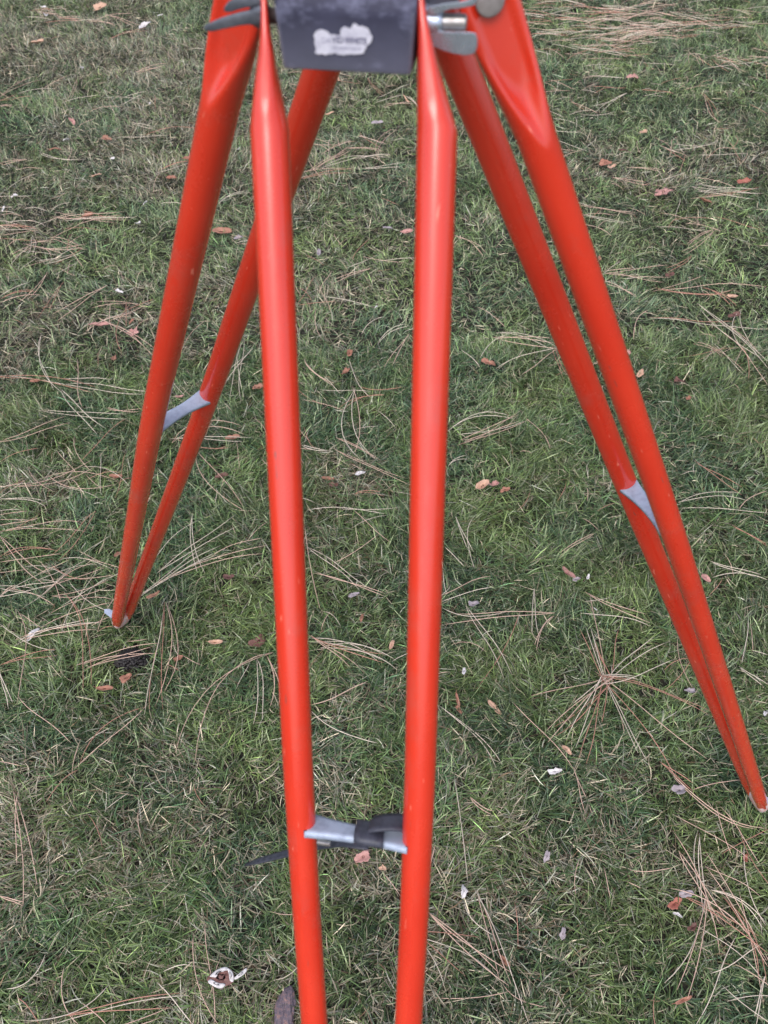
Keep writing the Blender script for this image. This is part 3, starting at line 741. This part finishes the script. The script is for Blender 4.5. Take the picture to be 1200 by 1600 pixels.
for cx_, cy_, sp_, nn_, a0, sa in clus:
    for k in range(nn_):
        a = a0 + random.gauss(0, sa); L_ = random.uniform(.08, .19); p = Vector((cx_ + random.gauss(0, sp_), cy_ + random.gauss(0, sp_ * .6), 0)); d_ = Vector((math.cos(a), math.sin(a), 0)) * L_
        st.append((stroke(p - d_ / 2, p + d_ / 2, random.gauss(0, .06), segs=7), ncol()[0], .0015 if cy_ < 2 else .0019))
link('needle_litter', needle_mesh(st), mat=needm, kind='stuff', label='matted and broken pine needles strewn over the whole lawn', cat='needle litter')

# ------------------------------------------------------------------ fallen leaves and scraps
leafm = {}
def leaf_mat(key, c1, c2, rough=.6):
    if key in leafm: return leafm[key]
    m, n, b = new_mat('leaf_' + key)
    f = ramp(n, noise(n, 90, 6, .7), [(.35, (0, 0, 0)), (.68, (1, 1, 1))]).outputs[0]
    n.links.new(mixc(n, f, c1, c2), b.inputs['Base Color']); b.inputs['Roughness'].default_value = rough
    bp = N(n, 'ShaderNodeBump', Strength=.5, Distance=.0012); n.links.new(noise(n, 220, 4), bp.inputs['Height']); n.links.new(bp.outputs[0], b.inputs['Normal'])
    leafm[key] = m; return m
MATS = {'brown': ((0.36, 0.17, 0.115), (0.24, 0.10, 0.065)), 'pink': ((0.48, 0.26, 0.23), (0.36, 0.17, 0.15)), 'orange': ((0.32, 0.155, 0.10), (0.20, 0.09, 0.06)),
        'tan': ((0.56, 0.36, 0.25), (0.42, 0.24, 0.17)), 'dark': ((0.085, 0.035, 0.028), (0.16, 0.07, 0.055)), 'white': ((0.66, 0.63, 0.63), (0.46, 0.42, 0.42)),
        'grey': ((0.36, 0.31, 0.33), (0.25, 0.21, 0.23)), 'red': ((0.38, 0.13, 0.09), (0.25, 0.08, 0.06))}
def leaf(px, py, size, shape, colr, ang, label, aspect=.5, curl=.5, cat='leaf', tilt=0):
    """size in metres (length); built as a curled, veined blade"""
    r_ = random.Random(hash((px, py)) % 9999 + int(px * 7 + py))
    r_ = random.Random(int(px * 7 + py * 13))
    nr, na = 6, 40; verts, faces = [], []
    HARM = [(k_, r_.uniform(.3, 1) * a_, r_.uniform(0, 6.28)) for k_, a_ in ((2, .16), (3, .20), (4, .10), (5, .10), (7, .09), (11, .06), (13, .05))]
    def rad(th):
        c_, s_ = math.cos(th), math.sin(th)
        if shape == 'oval':
            e = 1 / math.sqrt((c_) ** 2 + (s_ / aspect) ** 2); return e * (1 + .10 * max(0, c_) ** 8 + .03 * math.sin(9 * th))
        if shape == 'maple':
            return (.52 + .48 * abs(math.cos(2.5 * th)) ** 1.6) * (1 + .10 * math.sin(17 * th)) * (.85 if c_ < -.8 else 1)
        if shape == 'ragged':
            e = 1 / math.sqrt(c_ ** 2 + (s_ / aspect) ** 2); return e * max(.35, 1 + sum(A_ * math.sin(k_ * th + p_) for k_, A_, p_ in HARM))
    verts.append((0, 0)); 
    for i in range(1, nr + 1):
        for j in range(na):
            th = 2 * math.pi * j / na; R_ = rad(th) * i / nr; verts.append((R_ * math.cos(th), R_ * math.sin(th)))
    for j in range(na): faces.append((0, 1 + j, 1 + (j + 1) % na))
    for i in range(nr - 1):
        for j in range(na):
            a, b_ = 1 + i * na + j, 1 + i * na + (j + 1) % na; faces.append((a, b_, b_ + na, a + na))
    h = size / 2; cu2 = r_.uniform(-.4, .6) * curl; V = []
    ph = r_.uniform(0, 6)
    for x, y in verts:
        zz = curl * y * y * .9 + cu2 * x * x + .07 * math.sin(4 * x + ph) + .06 * math.sin(6 * y + 2 * x + ph) - .10 * math.exp(-(y / .10) ** 2)
        yy = y * (1 - .25 * curl * abs(y))
        V.append(Vector((x * h, yy * h, zz * h)))
    me = mesh_of(V, faces); p = G(px, py)
    o = link('fallen_leaf' if cat == 'leaf' else cat.replace(' ', '_'), me, mat=leaf_mat(colr, *MATS[colr]), label=label, cat=cat)
    o.location = (p.x, p.y, -.004 + .8 * rel1(p.x, p.y) + .1 * h); o.rotation_euler = (r_.uniform(-.3, .3) + tilt, r_.uniform(-.3, .3), ang)
    md = o.modifiers.new('s', 'SOLIDIFY'); md.thickness = .0005
    # stalk as a part
    if shape in ('oval', 'maple') and size > .028 and cat == 'leaf':
        pts = [Vector((-h * (.85 + .5 * f), h * .12 * math.sin(2 * f), h * .06 * f)) for f in np.linspace(0, 1, 5)]
        s_ = needle_mesh([(pts, tuple(c_ * .8 for c_ in MATS[colr][0]), .0012)]); link('stalk', s_, o, needm)
    return o
D_ = math.radians
leaf(1037, 300, .082, 'maple', 'pink', D_(200), 'pink-red five-pointed leaf right of the right leg, high up', curl=.15)
leaf(345, 358, .080, 'oval', 'brown', D_(-15), 'smooth oval brown leaf just left of the front leg', .45, .3)
leaf(373, 371, .036, 'ragged', 'grey', .6, 'small grey-brown leaf bit beside the oval brown leaf', .6)
leaf(85, 232, .055, 'oval', 'brown', -.1, 'small oval brown leaf on grass at the upper left', .45)
leaf(158, 509, .060, 'ragged', 'pink', .1, 'crumpled pinkish leaf left of the left leg', .45)
leaf(208, 520, .052, 'maple', 'pink', 2.2, 'pointed pink leaf touching needles beside the left leg', curl=.4)
leaf(206, 503, .030, 'ragged', 'brown', 1.2, 'narrow brown leaf bit just above the pointed pink leaf', .4)
leaf(177, 558, .036, 'ragged', 'orange', 1.8, 'small rusty orange leaf standing left of the left leg', .5)
leaf(546, 549, .038, 'ragged', 'brown', 1.4, 'brown curled leaf between the front tubes, upper of two', .5, .9)
leaf(540, 578, .040, 'ragged', 'orange', .9, 'orange-brown torn leaf between the front tubes, lower of two', .5)
leaf(403, 600, .036, 'ragged', 'orange', .2, 'orange-brown leaf touching the left front tube', .6)
leaf(754, 760, .040, 'oval', 'tan', .4, 'pale tan curled leaf right of the front leg, leftmost of its row', .75, .9)
leaf(772, 759, .036, 'ragged', 'pink', .9, 'folded pinkish leaf in the middle of its row right of the front leg', .6, .8)
leaf(789, 765, .026, 'ragged', 'brown', .1, 'small brown leaf bit at the right end of its row', .6)
leaf(636, 362, .046, 'ragged', 'pink', 0, 'pale pinkish leaf scrap touching the right front tube', .6)
leaf(888, 893, .046, 'oval', 'pink', D_(-60), 'twisted pink leaf between the front leg and the right leg', .35, .8)
leaf(901, 902, .022, 'ragged', 'grey', .4, 'small grey leaf bit at the end of the twisted pink leaf', .6)
leaf(1104, 900, .028, 'oval', 'pink', D_(-60), 'small rounded pink leaf beyond the right leg', .6, .7)
leaf(772, 1105, .040, 'oval', 'tan', D_(-50), 'narrow tan leaf right of the front leg, low down', .38, .5)
leaf(715, 1092, .034, 'oval', 'brown', D_(-80), 'thin brown curled leaf beside the right front tube', .22, .9)
leaf(717, 1107, .024, 'ragged', 'orange', D_(-60), 'small rusty leaf bit below the thin brown curled leaf', .4, .6)
leaf(612, 1005, .030, 'oval', 'tan', D_(70), 'small pale leaf touching the right front tube at left', .35, .6)
leaf(335, 1000, .034, 'oval', 'tan', 0.1, 'light tan curved leaf right of the left foot', .35, .9)
leaf(403, 999, .044, 'ragged', 'dark', .5, 'dark brown leaf between the left foot and the front leg', .6)
leaf(277, 1027, .022, 'ragged', 'brown', .2, 'small reddish-brown bit right of the dark soil patch', .8)
leaf(162, 1074, .046, 'oval', 'brown', D_(-8), 'long narrow brown leaf below the left foot', .25, .4)
leaf(195, 1058, .032, 'ragged', 'brown', .9, 'ragged brown leaf between the dark soil and the long narrow leaf', .6)
leaf(240, 931, .038, 'oval', 'orange', D_(20), 'orange leaf just right of the left foot', .3, .5)
leaf(357, 902, .026, 'ragged', 'dark', 0, 'dark red leaf bit in green grass left of the front leg', .7)
leaf(184, 865, .024, 'ragged', 'orange', 1, 'rusty bit half hidden behind the left leg tubes', .5)
leaf(565, 963, .026, 'oval', 'orange', D_(80), 'small orange-brown leaf standing between the front tubes', .4, .6)
leaf(552, 929, .026, 'ragged', 'grey', .3, 'greyish leaf scrap between the front tubes', .6)
leaf(567, 1337, .034, 'ragged', 'pink', .5, 'pinkish torn leaf right below the strapped cross brace', .65, .3)
leaf(598, 1354, .014, 'ragged', 'tan', 0, 'tiny pale chip right of the torn leaf below the brace', .8)
leaf(362, 681, .044, 'ragged', 'orange', 0, 'orange-brown leaf lying in needles right of the left leg brace', .45)
leaf(345, 742, .038, 'ragged', 'dark', .2, 'dark brown leaf right of the left leg, below its brace', .4)
leaf(180, 744, .038, 'ragged', 'brown', .1, 'brown leaf bit left of the left leg, below its brace', .4)
leaf(562, 740, .028, 'ragged', 'white', .3, 'small white scrap between the front tubes', .55, .3, 'leaf scrap')
leaf(512, 748, .036, 'ragged', 'brown', -.3, 'brown leaf scrap beside the left front tube', .4)
leaf(522, 758, .030, 'ragged', 'dark', -.5, 'dark wet leaf right below the brown scrap between the tubes', .5)
leaf(1062, 592, .032, 'ragged', 'dark', .1, 'dark reddish leaf right of the right leg', .8)
leaf(1145, 461, .034, 'oval', 'tan', -.5, 'pale tan seed-like leaf at the right, halfway up', .5)
leaf(1149, 491, .038, 'ragged', 'dark', 0, 'dark brown leaf in the shade at the right edge', .7)
leaf(1048, 427, .034, 'ragged', 'dark', .3, 'dark red scrap among the needles right of the right leg', .6)
leaf(937, 403, .034, 'ragged', 'orange', 1.3, 'rusty leaf touching the right leg at right', .4)
leaf(1001, 583, .032, 'ragged', 'tan', 1.1, 'pale pinkish leaf bit right beside the right leg', .6)
leaf(982, 550, .030, 'ragged', 'pink', 1, 'pinkish scrap touching the outer tube of the right leg', .5)
leaf(762, 567, .046, 'ragged', 'brown', 0, 'brown leaf sunk in grass between front and right legs', .5)
leaf(1005, 206, .072, 'oval', 'tan', D_(50), 'curled tan leaf at the upper right, high above the pink leaf', .3, .8)
leaf(946, 252, .056, 'ragged', 'brown', .2, 'brown leaf pair member beside the right leg, left one', .7)
leaf(956, 259, .048, 'ragged', 'tan', .8, 'tan leaf bit right beside the brown one near the right leg', .6)
leaf(990, 122, .060, 'ragged', 'pink', .1, 'pink-brown leaf bit between needle rows at the upper right', .6)
leaf(1102, 314, .052, 'oval', 'orange', -.3, 'small orange leaf in needles right of the pink five-pointed leaf', .5)
leaf(1164, 282, .050, 'ragged', 'red', 0, 'dark red leaf bit near the right edge, upper lawn', .7)
leaf(978, 232, .046, 'ragged', 'dark', 0, 'dark leaf bit left of the curled tan leaf', .6)
leaf(607, 356, .038, 'ragged', 'grey', .2, 'greyish scrap left of the pinkish scrap between the tubes', .6)
leaf(498, 393, .042, 'oval', 'grey', D_(85), 'bluish-grey chip beside the left front tube', .35, .2, 'leaf scrap')
leaf(588, 190, .050, 'ragged', 'grey', -.1, 'greyish leaf behind the front leg below the head', .5)
leaf(513, 176, .052, 'oval', 'tan', -.05, 'short pale tan stick-like leaf right of the inner left tube', .25, .3)
leaf(527, 122, .052, 'oval', 'tan', D_(-75), 'pale curled leaf just below the grey head', .3, .9)
leaf(634, 153, .055, 'oval', 'tan', D_(-60), 'orange-tan curled strip left of the right front tube', .25, .9)
leaf(298, 246, .056, 'ragged', 'brown', .3, 'brown leaf touching the left leg at left, upper lawn', .7)
leaf(165, 215, .048, 'ragged', 'orange', -.2, 'orange leaf bit in the upper left lawn', .7)
leaf(112, 186, .048, 'ragged', 'pink', -.9, 'pinkish leaf bit left of the white flake', .4)
leaf(150, 275, .060, 'ragged', 'tan', -.2, 'tan leaf bit in the left upper lawn', .5)
leaf(135, 333, .060, 'ragged', 'brown', .1, 'reddish-brown leaf in the needle clump, left upper lawn', .4)
leaf(265, 275, .060, 'ragged', 'brown', -.7, 'brown strip of leaf left of the left leg, upper lawn', .3)
leaf(155, 10, .090, 'ragged', 'tan', .5, 'salmon leaf at the top edge of the lawn, left', .6)
leaf(57, 66, .080, 'ragged', 'tan', .1, 'tan leaf crumb near the upper left corner', .5)
leaf(158, 85, .0, 'ragged', 'tan', .1, 'x', .5) if False else None
leaf(225, 37, .070, 'ragged', 'white', .7, 'whitish pink leaf scrap, upper left, beside pale grass', .5, .6, 'leaf scrap')
leaf(1076, 620, .022, 'ragged', 'brown', .7, 'tiny brown bit in dark grass at the right', .6)
leaf(55, 595, .030, 'ragged', 'brown', .1, 'brown leaf crumb at the left edge under long needles', .5)
leaf(280, 618, .024, 'ragged', 'pink', .4, 'pink scrap visible between left leg tubes above the brace', .7)
leaf(740, 942, .028, 'ragged', 'grey', .4, 'grey leaf chip right of the right front tube', .7)
leaf(725, 1050, .020, 'ragged', 'white', 1.2, 'pale flake in dark grass right of the right front tube', .5, .5, 'leaf scrap')
leaf(885, 1171, .026, 'oval', 'tan', D_(-50), 'small tan husk below the star of needles', .45, .8)
leaf(1080, 1077, .028, 'ragged', 'grey', 0, 'grey leaf scrap left beside the right leg', .5)
leaf(1062, 1234, .030, 'ragged', 'grey', .3, 'grey-pink scrap left of the right foot', .8)
leaf(1055, 1412, .032, 'ragged', 'red', .4, 'rusty red leaf at the lower right above a white scrap', curl=.5)
leaf(1072, 1396, .028, 'ragged', 'grey', .1, 'pale lilac scrap right above the rusty red leaf', .5)
leaf(1083, 1449, .022, 'ragged', 'dark', .5, 'dark red bit below the rusty red leaf', .5)
leaf(1166, 1340, .016, 'ragged', 'red', 1, 'tiny rusty bit near the right edge below the foot', .7)
leaf(789, 1500, .024, 'oval', 'orange', D_(-50), 'rusty narrow leaf between crossing needles, bottom', .4)
leaf(855, 1337, .024, 'ragged', 'grey', 1.2, 'greyish pink flake in the lower lawn, right of centre', .5)
leaf(880, 1459, .020, 'ragged', 'grey', 1.2, 'lilac flake standing in the lower lawn', .6)
leaf(600, 1003, .0, 'ragged', 'grey', 1.2, 'x', .6) if False else None
leaf(1070, 1562, .036, 'oval', 'brown', .3, 'thin brown leaf sunk in grass at the bottom right', .2)
leaf(50, 990, .040, 'oval', 'white', D_(55), 'white feathery petal left of the left foot', .35, .6, 'petal')
# white petals and scraps
for k, (x, y, s_, lab) in enumerate([(866, 1206, .034, 'white petal scrap below the star of needles'), (725, 1391, .032, 'white torn petal right of the right front tube, low'),
        (1060, 1428, .020, 'white petal bit right below the rusty red leaf'), (103, 215, .034, 'white petal left in the upper lawn'), (233, 160, .040, 'white petal with dark bit, upper left'),
        (22, 304, .036, 'white petal near the left edge'), (5, 326, .036, 'white petal at the left edge under the other'), (176, 249, .032, 'whitish petal in the left upper lawn'),
        (227, 314, .036, 'white petal in a dark nest left of the left leg'), (128, 107, .042, 'white petal in the pale grass, upper left'), (250, 20, .046, 'whitish petal near the top, left of the head'),
        (72, 22, .050, 'white petal high in the upper left'), (67, 7, .050, 'white petal at the very top, left'), (920, 899, .018, 'tiny white petal right of the twisted pink leaf'),
        (931, 949, .016, 'tiny white petal above the star of needles'), (668, 233, .0, ''), (1120, 400, .0, ''), (215, 346, .030, 'white petal below the dark nest'), (372, 232, .034, 'white petal peeping beside the left leg'),
        (185, 455, .036, 'white petal beside rusty bit left of the left leg'), (1197, 1113, .024, 'white petal at the right edge beside the right leg'), (697, 505, .0, ''), (588, 480, .018, 'tiny white petal between front tubes')]):
    if s_: leaf(x, y, s_ * .8, 'ragged', 'white', k * 1.3, lab, .5 + .2 * math.sin(k * 3), .9, 'petal')

# the big torn leaf, white underside folded round a dark brown face
def blade(pts, zs, name, mat, parent=None, **kw):
    P = [G(x, y) + Vector((0, 0, z)) for (x, y), z in zip(pts, zs)]
    c_ = sum(P, Vector()) / len(P); c_.z += .0012
    verts = []; m = len(P)
    for f in (.34, .67, 1):
        for p in P:
            q = c_ + (p - c_) * f; q.z += .0006 * math.sin(q.x * 600) * math.cos(q.y * 500); verts.append(q)
    verts.append(c_); faces = []
    for i in range(2):
        for j in range(m): faces.append((i * m + j, i * m + (j + 1) % m, (i + 1) * m + (j + 1) % m, (i + 1) * m + j))
    for j in range(m): faces.append((j, (j + 1) % m, 3 * m))
    o = link(name, mesh_of(verts, faces), parent, mat, **kw); md = o.modifiers.new('s', 'SOLIDIFY'); md.thickness = .0006
    return o
WH, DK = leaf_mat('white', *MATS['white']), leaf_mat('maroon', (0.12, 0.05, 0.045), (0.20, 0.09, 0.075))
tl = bpy.data.objects.new('fallen_leaf', None); C.objects.link(tl)
tl['label'] = 'torn leaf with white curled edges and a dark brown middle, bottom left'; tl['category'] = 'leaf'
blade(smooth_outline([(323, 1533), (332, 1523), (344, 1517), (359, 1513), (369, 1522), (368, 1538), (352, 1544), (336, 1540)], 2), [.016] * 32, 'leaf_face', DK, tl)
blade(smooth_outline([(329, 1528), (342, 1517), (356, 1512), (362, 1518), (348, 1520), (343, 1524), (341, 1530), (335, 1529)], 2), [.019] * 32, 'curled_edge', WH, tl)
blade(smooth_outline([(356, 1513), (366, 1519), (369, 1530), (367, 1538), (361, 1534), (361, 1524)], 2), [.020] * 24, 'curled_edge', WH, tl)
blade(smooth_outline([(326, 1536), (333, 1531), (342, 1538), (358, 1539), (348, 1548), (336, 1543)], 2), [.018] * 24, 'curled_edge', WH, tl)
blade(smooth_outline([(368, 1530), (378, 1522), (389, 1513), (388, 1521), (380, 1528), (370, 1534)], 2), [.020] * 24, 'curled_edge', WH, tl)

# flake of bark
barkm, n, b = new_mat('bark_flake')
f1 = ramp(n, noise(n, 130, 8, .75), [(.3, (0.04, 0.03, 0.038)), (.5, (0.11, 0.085, 0.11)), (.62, (0.22, 0.12, 0.10)), (.8, (0.30, 0.27, 0.34))]).outputs[0]
n.links.new(f1, b.inputs['Base Color']); b.inputs['Roughness'].default_value = .7
bp = N(n, 'ShaderNodeBump', Strength=.9, Distance=.003); n.links.new(noise(n, 110, 6, .7), bp.inputs['Height']); n.links.new(bp.outputs[0], b.inputs['Normal'])
bm = bmesh.new(); bmesh.ops.create_icosphere(bm, subdivisions=5, radius=1)
for v_ in bm.verts:
    x, y, z = v_.co
    k = 1 + .10 * math.sin(5 * x + 3 * y) + .07 * math.sin(9 * y + 4 * z) + .05 * math.sin(17 * x + 11 * y)
    v_.co = Vector((x * .0175 * k * (1 - .15 * y), math.copysign(abs(y) ** .75, y) * .035 * (1 + .05 * math.sin(6 * x)), max(z, -.4) * .010 * k - .0025 * math.exp(-(x / .22) ** 2) * (z > 0)))
o = link('bark_flake', bm_mesh(bm), mat=barkm, label='purplish-brown flake of bark beside the left front tube, bottom edge', cat='bark')
p = G(447, 1576); o.location = (p.x, p.y, .0 + rel1(p.x, p.y)); o.rotation_euler = (.1, .1, D_(-8))

# the dark crumbly soil lifted by the left foot's spike
crumbm, n, b = new_mat('wet_soil_crumbs')
n.links.new(ramp(n, noise(n, 300, 4), [(.35, (0.004, 0.003, 0.004)), (.66, (0.016, 0.011, 0.012)), (.80, (0.24, 0.20, 0.20))]).outputs[0], b.inputs['Base Color']); b.inputs['Roughness'].default_value = .55
bm = bmesh.new()
for k in range(420):
    a, q = random.uniform(0, 6.283), math.sqrt(random.random()); cx_, cy_ = BARE.x + math.cos(a) * q * .042, BARE.y + math.sin(a) * q * .027
    r = bmesh.ops.create_icosphere(bm, subdivisions=1, radius=random.uniform(.0016, .0055)); 
    hgt = -.030 + rel1(cx_, cy_) + (1 - q) * .026 + random.random() * .006
    for v_ in r['verts']: v_.co = Vector((v_.co.x * random.uniform(.7, 1.3) + cx_, v_.co.y * random.uniform(.7, 1.3) + cy_, v_.co.z * .8 + hgt))
link('soil_crumbs', bm_mesh(bm, False), mat=crumbm, kind='stuff', label='dark wet crumbs of soil below the left foot', cat='soil')
